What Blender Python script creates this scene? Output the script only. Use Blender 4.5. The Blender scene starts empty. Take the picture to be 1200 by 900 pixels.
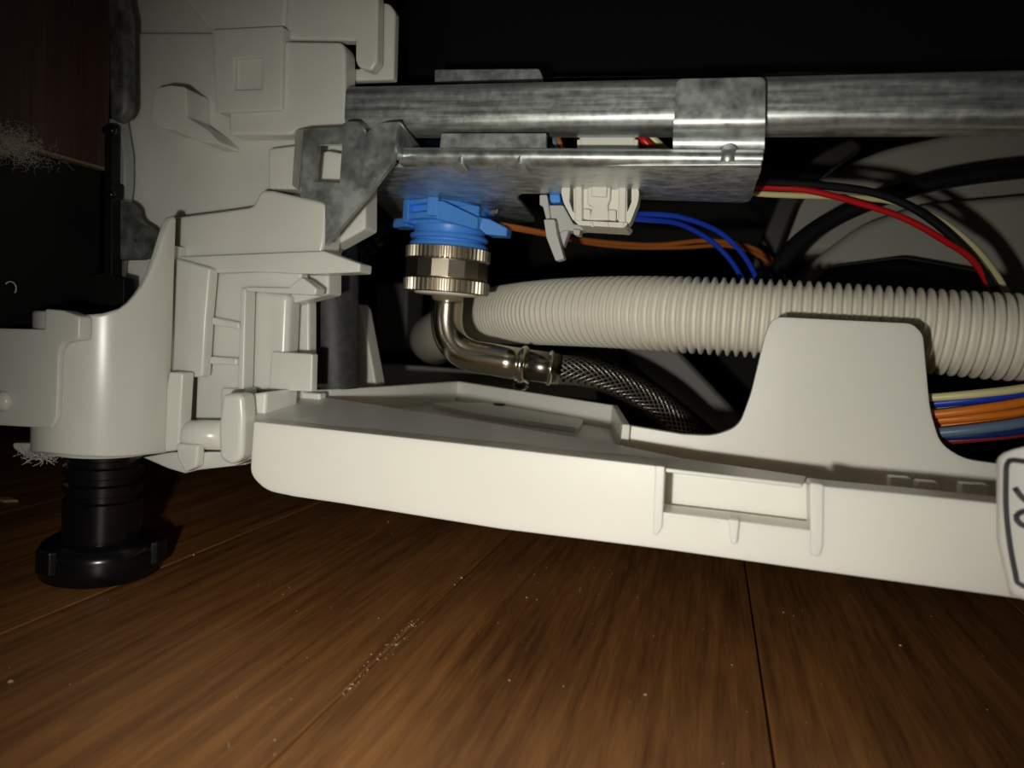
import bpy, bmesh, math, random
from mathutils import Vector, Matrix
from mathutils.geometry import tessellate_polygon
random.seed(7)
scene = bpy.context.scene
C = scene.collection
S = 0.08                                   # metres per working unit (camera height above the floor = 1 unit)

# ---------------------------------------------------------------- camera, flash, world, exposure
FPX = 820.0
def _n(v):
    return Vector(v).normalized()
Fc = _n((0.274, -0.0597, 0.960))           # world "into the machine" seen in camera axes (x right, y down, z forward)
Rc = Vector((0.957, 0.0954, -0.2746)); Rc = (Rc - Fc * Rc.dot(Fc)).normalized()
Dc = Fc.cross(Rc)
right_w = Vector((Rc[0], Fc[0], -Dc[0])); down_w = Vector((Rc[1], Fc[1], -Dc[1])); fwd_w = Vector((Rc[2], Fc[2], -Dc[2]))
CAM = Vector((0, 0, 1.0))
cd = bpy.data.cameras.new('camera'); cam = bpy.data.objects.new('camera', cd); C.objects.link(cam)
cd.sensor_width = 36; cd.lens = 36 * FPX / 1200; cd.clip_start = 0.005; cd.clip_end = 20
M = Matrix.Identity(4)
for i, c in enumerate((right_w, -down_w, -fwd_w)):
    for r in range(3): M[r][i] = c[r]
M.translation = CAM * S
cam.matrix_world = M
cd.dof.use_dof = True; cd.dof.focus_distance = 2.5 * S; cd.dof.aperture_fstop = 15
scene.camera = cam

fl = bpy.data.lights.new('phone_flash', 'SPOT'); flash = bpy.data.objects.new('phone_flash', fl); C.objects.link(flash)
fl.energy = 1.08; fl.shadow_soft_size = 0.0035; fl.color = (1.0, 0.965, 0.85)
fl.spot_size = math.radians(103); fl.spot_blend = 1.0
fpos = CAM + right_w * -0.38 + down_w * 0.23
flash.location = fpos * S
aim = (CAM + fwd_w * 2.2 + right_w * 0.0 + down_w * 0.36) - fpos
flash.rotation_euler = aim.to_track_quat('-Z', 'Y').to_euler()

world = bpy.data.worlds.new('dim_kitchen'); scene.world = world; world.use_nodes = True
world.node_tree.nodes['Background'].inputs[0].default_value = (0.95, 0.92, 0.82, 1)
world.node_tree.nodes['Background'].inputs[1].default_value = 0.018
scene.view_settings.view_transform = 'Standard'; scene.view_settings.look = 'None'
scene.view_settings.gamma = 1; scene.view_settings.use_curve_mapping = False
scene.view_settings.exposure = 0.0

# ---------------------------------------------------------------- photograph pixel -> place in the scene
def ray(u, v):
    c = Vector((u - 600, v - 450, FPX))
    return Vector((c.dot(Rc), c.dot(Fc), -c.dot(Dc)))
def P(u, v, Y):
    d = ray(u, v); return CAM + d * (Y / d.y)
def PZ(u, v, Z):
    d = ray(u, v); return CAM + d * ((Z - 1) / d.z)
def PXc(u, v, X):
    d = ray(u, v); return CAM + d * (X / d.x)
def pxs(u, v, Y):                          # size of one pixel at that place
    d = ray(u, v); return Y / d.y

# ---------------------------------------------------------------- materials
def mat(name, col, rough=0.4, metal=0.0, spec=0.5, var=0.0, vscale=60, bump=0.0, bscale=200, sss=0.0, coat=0.0, stretch=(1, 1, 1)):
    m = bpy.data.materials.new(name); m.use_nodes = True
    nt = m.node_tree; b = nt.nodes['Principled BSDF']
    b.inputs['Base Color'].default_value = (*col, 1); b.inputs['Roughness'].default_value = rough
    b.inputs['Metallic'].default_value = metal; b.inputs['Specular IOR Level'].default_value = spec
    b.inputs['Coat Weight'].default_value = coat
    if sss:
        b.inputs['Subsurface Weight'].default_value = sss; b.inputs['Subsurface Radius'].default_value = (1, 0.9, 0.7)
        b.inputs['Subsurface Scale'].default_value = 0.003
    tc = nt.nodes.new('ShaderNodeTexCoord'); mp = nt.nodes.new('ShaderNodeMapping')
    mp.inputs['Scale'].default_value = stretch
    nt.links.new(tc.outputs['Object'], mp.inputs[0])
    if var:
        n = nt.nodes.new('ShaderNodeTexNoise'); n.inputs['Scale'].default_value = vscale; n.inputs['Detail'].default_value = 6
        nt.links.new(mp.outputs[0], n.inputs['Vector'])
        mx = nt.nodes.new('ShaderNodeMix'); mx.data_type = 'RGBA'
        mx.inputs['A'].default_value = (*[c * (1 - var) for c in col], 1); mx.inputs['B'].default_value = (*[min(1, c * (1 + var)) for c in col], 1)
        r = nt.nodes.new('ShaderNodeMapRange'); r.inputs[1].default_value = 0.35; r.inputs[2].default_value = 0.65
        nt.links.new(n.outputs['Fac'], r.inputs[0]); nt.links.new(r.outputs[0], mx.inputs['Factor'])
        nt.links.new(mx.outputs['Result'], b.inputs['Base Color'])
    if bump:
        n2 = nt.nodes.new('ShaderNodeTexNoise'); n2.inputs['Scale'].default_value = bscale; n2.inputs['Detail'].default_value = 4
        nt.links.new(mp.outputs[0], n2.inputs['Vector'])
        bp = nt.nodes.new('ShaderNodeBump'); bp.inputs['Strength'].default_value = bump; bp.inputs['Distance'].default_value = 0.0004
        nt.links.new(n2.outputs['Fac'], bp.inputs['Height']); nt.links.new(bp.outputs[0], b.inputs['Normal'])
    return m

def galvanised(name, streak):
    m = bpy.data.materials.new(name); m.use_nodes = True
    nt = m.node_tree; b = nt.nodes['Principled BSDF']; L = nt.links.new
    b.inputs['Metallic'].default_value = 0.85
    tc = nt.nodes.new('ShaderNodeTexCoord')
    vo = nt.nodes.new('ShaderNodeTexVoronoi'); vo.inputs['Scale'].default_value = 900
    no = nt.nodes.new('ShaderNodeTexNoise'); no.inputs['Scale'].default_value = 420; no.inputs['Detail'].default_value = 8
    L(tc.outputs['Object'], vo.inputs['Vector']); L(tc.outputs['Object'], no.inputs['Vector'])
    mp = nt.nodes.new('ShaderNodeMapping'); mp.inputs['Scale'].default_value = (40, 300, 900) if streak else (160, 300, 160)
    L(tc.outputs['Object'], mp.inputs[0])
    st = nt.nodes.new('ShaderNodeTexNoise'); st.inputs['Scale'].default_value = 1; st.inputs['Detail'].default_value = 5
    L(mp.outputs[0], st.inputs['Vector'])
    a = nt.nodes.new('ShaderNodeMath'); a.operation = 'MULTIPLY_ADD'; a.inputs[1].default_value = 0.5
    L(no.outputs['Fac'], a.inputs[0]); L(st.outputs['Fac'], a.inputs[2])
    a2 = nt.nodes.new('ShaderNodeMath'); a2.operation = 'MULTIPLY_ADD'; a2.inputs[1].default_value = 0.12
    L(vo.outputs['Color'], a2.inputs[0]); L(a.outputs[0], a2.inputs[2])
    cr = nt.nodes.new('ShaderNodeValToRGB')
    cr.color_ramp.elements[0].position = 0.55; cr.color_ramp.elements[0].color = (0.36, 0.39, 0.39, 1)
    cr.color_ramp.elements[1].position = 1.0; cr.color_ramp.elements[1].color = (0.74, 0.78, 0.77, 1)
    L(a2.outputs[0], cr.inputs[0]); L(cr.outputs[0], b.inputs['Base Color'])
    rr = nt.nodes.new('ShaderNodeMapRange'); rr.inputs[1].default_value = 0.5; rr.inputs[2].default_value = 1.05
    rr.inputs[3].default_value = 0.30; rr.inputs[4].default_value = 0.50
    L(a2.outputs[0], rr.inputs[0]); L(rr.outputs[0], b.inputs['Roughness'])
    bp = nt.nodes.new('ShaderNodeBump'); bp.inputs['Strength'].default_value = 0.12; bp.inputs['Distance'].default_value = 0.0003
    L(a2.outputs[0], bp.inputs['Height']); L(bp.outputs[0], b.inputs['Normal'])
    return m

def wood(name, dark, light, rough, grain=(380, 18, 380), rnd=True):
    m = bpy.data.materials.new(name); m.use_nodes = True
    nt = m.node_tree; b = nt.nodes['Principled BSDF']; L = nt.links.new
    tc = nt.nodes.new('ShaderNodeTexCoord'); oi = nt.nodes.new('ShaderNodeObjectInfo')
    off = nt.nodes.new('ShaderNodeVectorMath'); off.operation = 'MULTIPLY_ADD'
    off.inputs[1].default_value = (3, 3, 3)
    L(oi.outputs['Random'], off.inputs[0]); L(tc.outputs['Object'], off.inputs[2])
    mp = nt.nodes.new('ShaderNodeMapping'); mp.inputs['Scale'].default_value = grain
    L(off.outputs[0], mp.inputs[0])
    mp2 = nt.nodes.new('ShaderNodeMapping'); mp2.inputs['Scale'].default_value = tuple(g * 4.5 for g in grain)
    L(off.outputs[0], mp2.inputs[0])
    mp3 = nt.nodes.new('ShaderNodeMapping'); mp3.inputs['Scale'].default_value = tuple(max(g * .12, 8) for g in grain)
    L(off.outputs[0], mp3.inputs[0])
    n1 = nt.nodes.new('ShaderNodeTexNoise'); n1.inputs['Detail'].default_value = 6; n1.inputs['Scale'].default_value = 1; L(mp.outputs[0], n1.inputs['Vector'])
    n2 = nt.nodes.new('ShaderNodeTexNoise'); n2.inputs['Detail'].default_value = 4; n2.inputs['Scale'].default_value = 1; L(mp2.outputs[0], n2.inputs['Vector'])
    n3 = nt.nodes.new('ShaderNodeTexNoise'); n3.inputs['Detail'].default_value = 3; n3.inputs['Scale'].default_value = 1; L(mp3.outputs[0], n3.inputs['Vector'])
    a = nt.nodes.new('ShaderNodeMath'); a.operation = 'MULTIPLY_ADD'; a.inputs[1].default_value = 0.55; L(n2.outputs['Fac'], a.inputs[0]); L(n1.outputs['Fac'], a.inputs[2])
    a3 = nt.nodes.new('ShaderNodeMath'); a3.operation = 'MULTIPLY_ADD'; a3.inputs[1].default_value = 0.7; L(n3.outputs['Fac'], a3.inputs[0]); L(a.outputs[0], a3.inputs[2])
    cr = nt.nodes.new('ShaderNodeValToRGB'); cr.color_ramp.elements[0].position = 0.80; cr.color_ramp.elements[0].color = (*dark, 1)
    cr.color_ramp.elements[1].position = 1.38; cr.color_ramp.elements[1].color = (*light, 1)
    mr = nt.nodes.new('ShaderNodeMapRange'); mr.inputs[1].default_value = 0.8; mr.inputs[2].default_value = 1.45
    L(a3.outputs[0], mr.inputs[0])
    cr.color_ramp.elements[0].position = 0.05; cr.color_ramp.elements[1].position = 0.95
    L(mr.outputs[0], cr.inputs[0]); L(cr.outputs[0], b.inputs['Base Color'])
    b.inputs['Roughness'].default_value = rough
    bp = nt.nodes.new('ShaderNodeBump'); bp.inputs['Strength'].default_value = 0.25; bp.inputs['Distance'].default_value = 0.0003
    L(a.outputs[0], bp.inputs['Height']); L(bp.outputs[0], b.inputs['Normal'])
    return m

def braided(name):
    m = bpy.data.materials.new(name); m.use_nodes = True
    nt = m.node_tree; b = nt.nodes['Principled BSDF']; L = nt.links.new
    uv = nt.nodes.new('ShaderNodeUVMap')
    def waves(sx, sy):
        mp = nt.nodes.new('ShaderNodeMapping'); mp.inputs['Rotation'].default_value = (0, 0, 0)
        dp = nt.nodes.new('ShaderNodeVectorMath'); dp.operation = 'DOT_PRODUCT'; dp.inputs[1].default_value = (sx, sy, 0)
        L(uv.outputs[0], dp.inputs[0])
        s = nt.nodes.new('ShaderNodeMath'); s.operation = 'SINE'; L(dp.outputs['Value'], s.inputs[0]); return s
    t = 2 * math.pi
    a, c = waves(9 * t, 30 * t), waves(9 * t, -30 * t)
    mx = nt.nodes.new('ShaderNodeMath'); mx.operation = 'MAXIMUM'; L(a.outputs[0], mx.inputs[0]); L(c.outputs[0], mx.inputs[1])
    cr = nt.nodes.new('ShaderNodeValToRGB'); cr.color_ramp.elements[0].position = 0.35; cr.color_ramp.elements[0].color = (0.02, 0.018, 0.015, 1)
    cr.color_ramp.elements[1].position = 0.97; cr.color_ramp.elements[1].color = (0.30, 0.28, 0.25, 1)
    L(mx.outputs[0], cr.inputs[0]); L(cr.outputs[0], b.inputs['Base Color'])
    b.inputs['Metallic'].default_value = 0.8; b.inputs['Roughness'].default_value = 0.3
    bp = nt.nodes.new('ShaderNodeBump'); bp.inputs['Strength'].default_value = 0.6; bp.inputs['Distance'].default_value = 0.0005
    L(mx.outputs[0], bp.inputs['Height']); L(bp.outputs[0], b.inputs['Normal'])
    return m

WHITE = mat('white_plastic', (0.74, 0.74, 0.69), 0.27, var=0.03, vscale=40, bump=0.04, bscale=90, sss=0.6)
TRAYW = mat('ivory_tray_plastic', (0.83, 0.815, 0.755), 0.34, var=0.02, vscale=30, bump=0.05, bscale=60, sss=0.5)
HOSEW = mat('corrugated_hose_plastic', (0.80, 0.76, 0.66), 0.45)
CONNW = mat('connector_plastic', (0.82, 0.80, 0.72), 0.4)
GREYP = mat('light_grey_plastic', (0.52, 0.53, 0.51), 0.5)
BLUEP = mat('blue_plastic', (0.09, 0.34, 0.95), 0.38)
GALV = galvanised('galvanised_beam', True)
GALVP = galvanised('galvanised_plate', False)
NICKEL = mat('nickel_plating', (0.66, 0.59, 0.48), 0.20, metal=1.0, bump=0.05, bscale=120)
NICKELR = mat('nickel_knurl', (0.60, 0.53, 0.42), 0.33, metal=1.0)
FERRULE = mat('dark_steel_ferrule', (0.22, 0.20, 0.17), 0.25, metal=1.0)
BRAID = braided('steel_braid')
BLACK = mat('black_plastic', (0.005, 0.005, 0.006), 0.22)
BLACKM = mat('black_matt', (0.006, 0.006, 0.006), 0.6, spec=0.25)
RUBBER = mat('dark_rubber', (0.035, 0.036, 0.038), 0.55, var=0.3, vscale=400, bump=0.2, bscale=500)
DARKP = mat('dark_grey_plastic', (0.022, 0.021, 0.020), 0.45)
SUMPG = mat('smoky_grey_plastic', (0.40, 0.38, 0.34), 0.4, var=0.1, vscale=15)
FLOORW = wood('brown_floor_board', (0.100, 0.036, 0.010), (0.33, 0.140, 0.038), 0.5)
PANELW = wood('dark_cabinet_veneer', (0.030, 0.013, 0.009), (0.085, 0.036, 0.024), 0.6, grain=(300, 300, 10))
SUBF = mat('floor_gap_dark', (0.05, 0.028, 0.015), 0.9)
DUST = mat('pale_dust', (0.42, 0.34, 0.23), 0.9)
FLUFF = mat('grey_fluff', (0.6, 0.58, 0.52), 0.9)
def wire_mat(n, c): return mat(n, c, 0.35)
RED = wire_mat('red_insulation', (0.60, 0.012, 0.016)); CREAM = wire_mat('cream_insulation', (0.72, 0.68, 0.36))
BLACKW = wire_mat('black_insulation', (0.012, 0.012, 0.014)); BLUEW = wire_mat('blue_insulation', (0.012, 0.05, 0.50))
ORANGE = wire_mat('orange_insulation', (0.75, 0.20, 0.02)); BROWNW = wire_mat('brown_orange_insulation', (0.42, 0.13, 0.03))
SLATE = wire_mat('slate_insulation', (0.13, 0.20, 0.30)); NAVY = wire_mat('navy_insulation', (0.01, 0.03, 0.16)); MAROON = wire_mat('maroon_insulation', (0.25, 0.025, 0.03))
INK = mat('black_ink', (0.03, 0.03, 0.045), 0.5)
TAGW = mat('tag_white', (0.78, 0.78, 0.74), 0.4)
WATER = bpy.data.materials.new('water'); WATER.use_nodes = True
_b = WATER.node_tree.nodes['Principled BSDF']; _b.inputs['Transmission Weight'].default_value = 1; _b.inputs['Roughness'].default_value = 0.0; _b.inputs['IOR'].default_value = 1.33

# ---------------------------------------------------------------- builders (coordinates in working units, scaled by S on linking)
def thing(name, label, cat, loc, group=None):
    o = bpy.data.objects.new(name, None); C.objects.link(o); o.empty_display_size = 0.005
    o.location = Vector(loc) * S; o['label'] = label; o['category'] = cat
    if group: o['group'] = group
    return o
def worigin(o):
    v = Vector((0, 0, 0))
    while o: v += o.location; o = o.parent
    return v
def link(name, verts, faces, m, parent=None, smooth=False, bevel=0, seg=2, uvs=None, origin=None):
    base = worigin(parent) if parent else Vector((0, 0, 0))
    o0 = Vector(origin) * S - base if origin is not None else Vector((0, 0, 0))
    me = bpy.data.meshes.new(name)
    me.from_pydata([Vector(v) * S - base - o0 for v in verts], [], faces)
    bm = bmesh.new(); bm.from_mesh(me); bmesh.ops.recalc_face_normals(bm, faces=bm.faces); bm.to_mesh(me); bm.free()
    if uvs:
        ul = me.uv_layers.new(name='UVMap')
        for l in me.loops: ul.data[l.index].uv = uvs[l.vertex_index]
    me.materials.append(m)
    o = bpy.data.objects.new(name, me); C.objects.link(o); o.location = o0
    if parent: o.parent = parent
    if smooth or bevel:
        me.polygons.foreach_set('use_smooth', [True] * len(me.polygons))
    if bevel:
        md = o.modifiers.new('bevel', 'BEVEL'); md.width = bevel * S; md.segments = seg; md.limit_method = 'ANGLE'
        md.angle_limit = math.radians(35); md.harden_normals = True
    return o
def tag(o, label, cat, group=None):
    o['label'] = label; o['category'] = cat
    if group: o['group'] = group
    return o
def fillet(pts, n=5):
    out = []; N = len(pts)
    for i, p in enumerate(pts):
        r = p[2] if len(p) > 2 else 0
        a = Vector(pts[i - 1][:2]); b = Vector(p[:2]); c = Vector(pts[(i + 1) % N][:2])
        if r <= 0: out.append((b.x, b.y)); continue
        d1 = (a - b); d2 = (c - b); k = min(r, d1.length * .48, d2.length * .48)
        q1 = b + d1.normalized() * k; q2 = b + d2.normalized() * k
        for j in range(n + 1):
            t = j / n; q = q1 * (1 - t) ** 2 + b * 2 * t * (1 - t) + q2 * t ** 2
            out.append((q.x, q.y))
    return out
def prism3(outer, holes, ext):
    """outer / holes: lists of world points in one plane; ext: extrusion vector"""
    loops = [outer] + holes; flat = [p for l in loops for p in l]; n = len(flat)
    tris = tessellate_polygon([[Vector(p) for p in l] for l in loops])
    verts = [Vector(p) for p in flat] + [Vector(p) + ext for p in flat]
    faces = []
    if holes: faces = [tuple(t) for t in tris] + [tuple(i + n for i in reversed(t)) for t in tris]
    else: faces = [tuple(range(n)), tuple(reversed(range(n, 2 * n)))]
    k = 0
    for l in loops:
        m = len(l)
        for i in range(m):
            a, b = k + i, k + (i + 1) % m; faces.append((a, b, b + n, a + n))
        k += m
    return verts, faces
def plate(name, pts, Y, thick, m, parent=None, holes=(), bevel=0.008, seg=2, origin=None):
    o = [P(u, v, Y) for u, v in fillet(pts)]; h = [[P(u, v, Y) for u, v in fillet(q)] for q in holes]
    v, f = prism3(o, h, Vector((0, thick, 0)))
    return link(name, v, f, m, parent, bevel=bevel, seg=seg, origin=origin)
def slab(name, pts, Z, thick, m, parent=None, bevel=0.008, seg=2):
    v, f = prism3([PZ(u, v, Z) for u, v in fillet(pts)], [], Vector((0, 0, thick)))
    return link(name, v, f, m, parent, bevel=bevel, seg=seg)
def wslab(name, pts, Z, thick, m, parent=None, bevel=0.008):
    v, f = prism3([Vector((x, y, Z)) for x, y in pts], [], Vector((0, 0, thick)))
    return link(name, v, f, m, parent, bevel=bevel)
def box(name, lo, hi, m, parent=None, bevel=0.0):
    x0, y0, z0 = lo; x1, y1, z1 = hi
    v = [(x0, y0, z0), (x1, y0, z0), (x1, y1, z0), (x0, y1, z0), (x0, y0, z1), (x1, y0, z1), (x1, y1, z1), (x0, y1, z1)]
    f = [(0, 3, 2, 1), (4, 5, 6, 7), (0, 1, 5, 4), (1, 2, 6, 5), (2, 3, 7, 6), (3, 0, 4, 7)]
    return link(name, v, f, m, parent, bevel=bevel)
def spline(pts, step):
    pts = [Vector(p) for p in pts]; ext = [pts[0] * 2 - pts[1]] + pts + [pts[-1] * 2 - pts[-2]]
    dense = []
    for i in range(1, len(ext) - 2):
        p0, p1, p2, p3 = ext[i - 1:i + 3]
        for j in range(24):
            t = j / 24
            dense.append(0.5 * ((2 * p1) + (p2 - p0) * t + (2 * p0 - 5 * p1 + 4 * p2 - p3) * t * t + (3 * p1 - p0 - 3 * p2 + p3) * t ** 3))
    dense.append(pts[-1])
    L = [0]
    for a, b in zip(dense, dense[1:]): L.append(L[-1] + (b - a).length)
    n = max(2, int(L[-1] / step)); out = []; k = 0
    for i in range(n + 1):
        s = L[-1] * i / n
        while k < len(L) - 2 and L[k + 1] < s: k += 1
        t = (s - L[k]) / max(1e-9, L[k + 1] - L[k]); out.append(dense[k].lerp(dense[k + 1], t))
    return out
def sweep(name, path, rad, m, parent=None, segs=16, cap=True, uv=False, origin=None, smooth=True, teeth=None):
    """path: points; rad: number or list per point"""
    n = len(path); path = [Vector(p) for p in path]
    if not isinstance(rad, (list, tuple)): rad = [rad] * n
    verts, faces, uvs = [], [], []
    T0 = (path[1] - path[0]).normalized()
    N = T0.orthogonal().normalized()
    if abs(T0.z) > .9: N = Vector((0, -1, 0)); N = (N - T0 * N.dot(T0)).normalized()
    Tp = T0; s = 0
    for i in range(n):
        if i == 0: T = T0
        elif i == n - 1: T = path[-1] - path[-2]
        else: T = path[i + 1] - path[i - 1]
        T = T.normalized() if T.length > 1e-9 else Tp
        q = Tp.rotation_difference(T); N = (q @ N); N = (N - T * N.dot(T)).normalized(); Tp = T
        B = T.cross(N)
        if i: s += (path[i] - path[i - 1]).length
        for k in range(segs):
            a = 2 * math.pi * k / segs
            r = rad[i]
            if teeth and teeth[i]: r += teeth[i] * (1 if (k % 4) in (0, 1) else -1)
            verts.append(path[i] + (N * math.cos(a) + B * math.sin(a)) * r)
            kk = k / segs; uvs.append((1 - abs(2 * kk - 1), s))
    for i in range(n - 1):
        for k in range(segs):
            a, b = i * segs + k, i * segs + (k + 1) % segs
            faces.append((a, b, b + segs, a + segs))
    if cap:
        faces.append(tuple(reversed(range(segs)))); faces.append(tuple(range((n - 1) * segs, n * segs)))
    o = link(name, verts, faces, m, parent, smooth=smooth, uvs=uvs if uv else None, origin=origin)
    return o
def lathe(name, cx, cy, prof, m, parent=None, segs=40, **k):
    """prof: list of (z, radius) along a vertical axis"""
    return sweep(name, [(cx, cy, z) for z, r in prof], [r for z, r in prof], m, parent, segs=segs, **k)
def sharp(o, deg=35):
    md = o.modifiers.new('edge', 'EDGE_SPLIT'); md.split_angle = math.radians(deg); return o

# ================================================================= FLOOR
def struct(o, label=None):
    o['kind'] = 'structure'
    if label: o['label'] = label
    return o
floor = struct(box('floor', (-6.5, -2.2, -0.12), (5.5, 7.2, -0.03), SUBF), 'reddish brown boarded wooden floor')
seams = [-6.2, -5.13, -4.06, -2.96, -1.897, -0.847, 0.242, 1.31, 2.38, 3.45, 4.5, 5.5]
for a, b in zip(seams, seams[1:]):
    g = 0.003
    v = [(a + g, -2.2, -0.03), (b - g, -2.2, -0.03), (b - g, 7.2, -0.03), (a + g, 7.2, -0.03)]
    vv, ff = prism3([Vector(p) for p in v], [], Vector((0, 0, 0.03)))
    link('plank', vv, ff, FLOORW, floor, bevel=0.006, seg=2, origin=((a + b) / 2, 2.5, -0.03))

# ================================================================= CAVITY BEHIND: inner shell of the machine
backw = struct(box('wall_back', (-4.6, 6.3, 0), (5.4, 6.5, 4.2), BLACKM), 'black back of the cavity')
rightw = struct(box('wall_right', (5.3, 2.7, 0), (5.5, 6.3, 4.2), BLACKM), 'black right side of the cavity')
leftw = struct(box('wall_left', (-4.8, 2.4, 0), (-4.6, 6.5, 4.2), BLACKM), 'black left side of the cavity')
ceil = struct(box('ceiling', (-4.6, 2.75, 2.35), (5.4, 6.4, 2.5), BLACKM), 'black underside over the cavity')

door = thing('door_panel', 'glossy black door panel above the galvanised beam', 'door panel', P(800, 90, 2.62))
plate('panel', [(446, -400), (1750, -560), (1750, 80), (446, 92)], 2.62, 0.10, BLACK, door, bevel=0.02)
plate('lower_edge', [(446, 92), (1750, 80), (1750, 103), (446, 108)], 2.66, 0.10, BLACKM, door, bevel=0.02)

# ================================================================= CABINET AT THE LEFT
XC = P(127, 197, 2.2).x
ZC = P(127, 197, 2.2).z
cab = thing('cabinet_side_panel', 'dark brown wood-grain cabinet side panel at the left edge', 'cabinet panel', (XC, 1.6, ZC))
box('board', (XC - 0.20, 0.55, ZC), (XC, 2.20, 3.3), PANELW, cab, bevel=0.006)
box('edge_strip', (XC - 0.20, 0.55, ZC - 0.012), (XC + 0.004, 2.20, ZC), mat('pale_edge_strip', (0.20, 0.14, 0.09), 0.6), cab, bevel=0.003)
kick = thing('plinth_panel', 'black plinth panel under the brown cabinet board', 'plinth panel', (XC - .1, 1.6, 0.78))
box('board', (XC - 0.22, 0.55, 0.80), (XC - 0.03, 2.20, ZC - 0.014), BLACKM, kick, bevel=0.006)
plate('notched_end', [(122, 215), (131, 215), (131, 322), (145, 326), (144, 392), (60, 392), (60, 330), (122, 320)], 2.12, 0.05, BLACKM, kick, bevel=0.004)
for (u, v) in ((131, 153), (130, 228)):
    c = P(u, v, 2.12)
    sweep('knob', [c + Vector((-.03, 0, 0)), c + Vector((0, 0, 0)), c + Vector((.012, 0, 0)), c + Vector((.018, 0, 0))], [.016, .016, .013, .004], BLACK, kick, segs=14)
plate('rail', [(122, 146), (132, 146), (131, 236), (122, 236)], 2.14, 0.03, BLACKM, kick, bevel=0.004)

# ================================================================= STEEL SIDE SHEET (edge of the outer casing)
side = thing('casing_edge', 'dull spotted steel casing edge beside the white corner frame', 'steel sheet', P(140, 300, 2.2))
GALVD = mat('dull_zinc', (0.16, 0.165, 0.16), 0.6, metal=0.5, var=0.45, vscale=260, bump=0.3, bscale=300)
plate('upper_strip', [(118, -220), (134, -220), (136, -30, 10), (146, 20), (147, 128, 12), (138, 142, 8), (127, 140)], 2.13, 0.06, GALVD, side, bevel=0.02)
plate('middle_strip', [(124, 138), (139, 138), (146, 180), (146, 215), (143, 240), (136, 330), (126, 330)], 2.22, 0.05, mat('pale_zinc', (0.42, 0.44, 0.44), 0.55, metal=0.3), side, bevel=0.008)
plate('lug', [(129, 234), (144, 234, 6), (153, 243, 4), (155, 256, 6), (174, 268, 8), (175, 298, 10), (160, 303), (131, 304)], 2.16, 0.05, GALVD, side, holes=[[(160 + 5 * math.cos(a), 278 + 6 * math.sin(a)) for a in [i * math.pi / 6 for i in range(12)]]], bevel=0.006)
plate('rivet', [(153, 274), (163, 270), (167, 279), (160, 287), (153, 283)], 2.18, 0.02, GALVD, side, bevel=0.008)

# ================================================================= WHITE CORNER FRAME
LEGX, LEGY = P(122, 560, 2.00).x, 2.00
cf = thing('corner_support', 'white moulded plastic corner frame above the black levelling foot', 'plastic frame', (LEGX, LEGY, P(121, 540, 2.03).z))
def cpl(name, pts, Y, th, holes=(), bevel=0.010, m=WHITE, seg=3): return plate(name, pts, Y, th, m, cf, holes, bevel, seg)
# rear plates
cpl('back_plate', [(136, 38), (340, 38), (340, 155), (428, 158), (428, 232), (428, 268), (385, 292), (385, 345), (150, 405), (130, 330), (140, 250)], 2.30, 0.10)
cpl('upper_back_plate', [(130, -220), (350, -240), (345, 60), (134, 60)], 2.33, 0.08)
cpl('slanted_block', [(20, -220), (348, -240), (333, 30), (250, 37), (243, 32)], 2.235, 0.19)
cpl('square_boss', [(249, 35), (331, 31), (329, 128, 3), (253, 132, 3)], 2.205, 0.10, holes=[[(274, 68), (308, 66), (307, 105), (274, 106)]], bevel=0.006)
cpl('boss_floor', [(268, 62), (314, 62), (314, 110), (268, 110)], 2.222, 0.08, bevel=0)
cpl('side_plate', [(327, 48), (400, 49, 6), (404, 58, 5), (405, 146, 10), (398, 150), (346, 153, 4), (340, 158), (268, 158), (268, 128), (327, 128)], 2.225, 0.08)
cpl('upper_block', [(336, -240), (446, -240), (442, 72, 4), (434, 83, 4), (419, 78, 5), (416, 70), (416, 47), (332, 46)], 2.25, 0.05)
cpl('upper_hook', [(443, 2, 5), (456, 3, 6), (463, 14, 4), (461, 93), (404, 95), (403, 80), (420, 80), (443, 70)], 2.31, 0.04)
# hook
cpl('hook', [(181, 104, 5), (199, 100), (218, 102, 4), (219, 137, 3), (243, 152, 4), (258, 168, 6), (236, 167, 8), (206, 153, 4), (184, 149, 7), (175, 140, 5)], 2.18, 0.13, bevel=0.022)
# tabs seen round and through the steel bracket
cpl('tab', [(314, 174, 3), (346, 170), (352, 222), (314, 221, 3)], 2.22, 0.08, bevel=0.012)
cpl('window_lug', [(364, 182, 5), (384, 176, 3), (404, 180, 4), (404, 220, 4), (364, 220, 4)], 2.22, 0.08, bevel=0.03)
cpl('inner_block', [(392, 222), (428, 226, 4), (430, 268, 5), (388, 276)], 2.32, 0.05, bevel=0.012)
# ledge with its sloping lip
cpl('ledge', [(192, 256, 4), (262, 247), (296, 242, 6), (305, 223, 5), (318, 223, 3), (378, 237, 5), (382, 243), (380, 280, 8), (376, 297), (300, 299), (204, 305), (192, 290)], 2.19, 0.12, bevel=0.018)
cpl('lip', [(204, 301), (300, 297), (379, 294), (422, 309, 2), (421, 319), (368, 321), (300, 318), (245, 320), (206, 310)], 2.165, 0.09, bevel=0.010)
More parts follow.
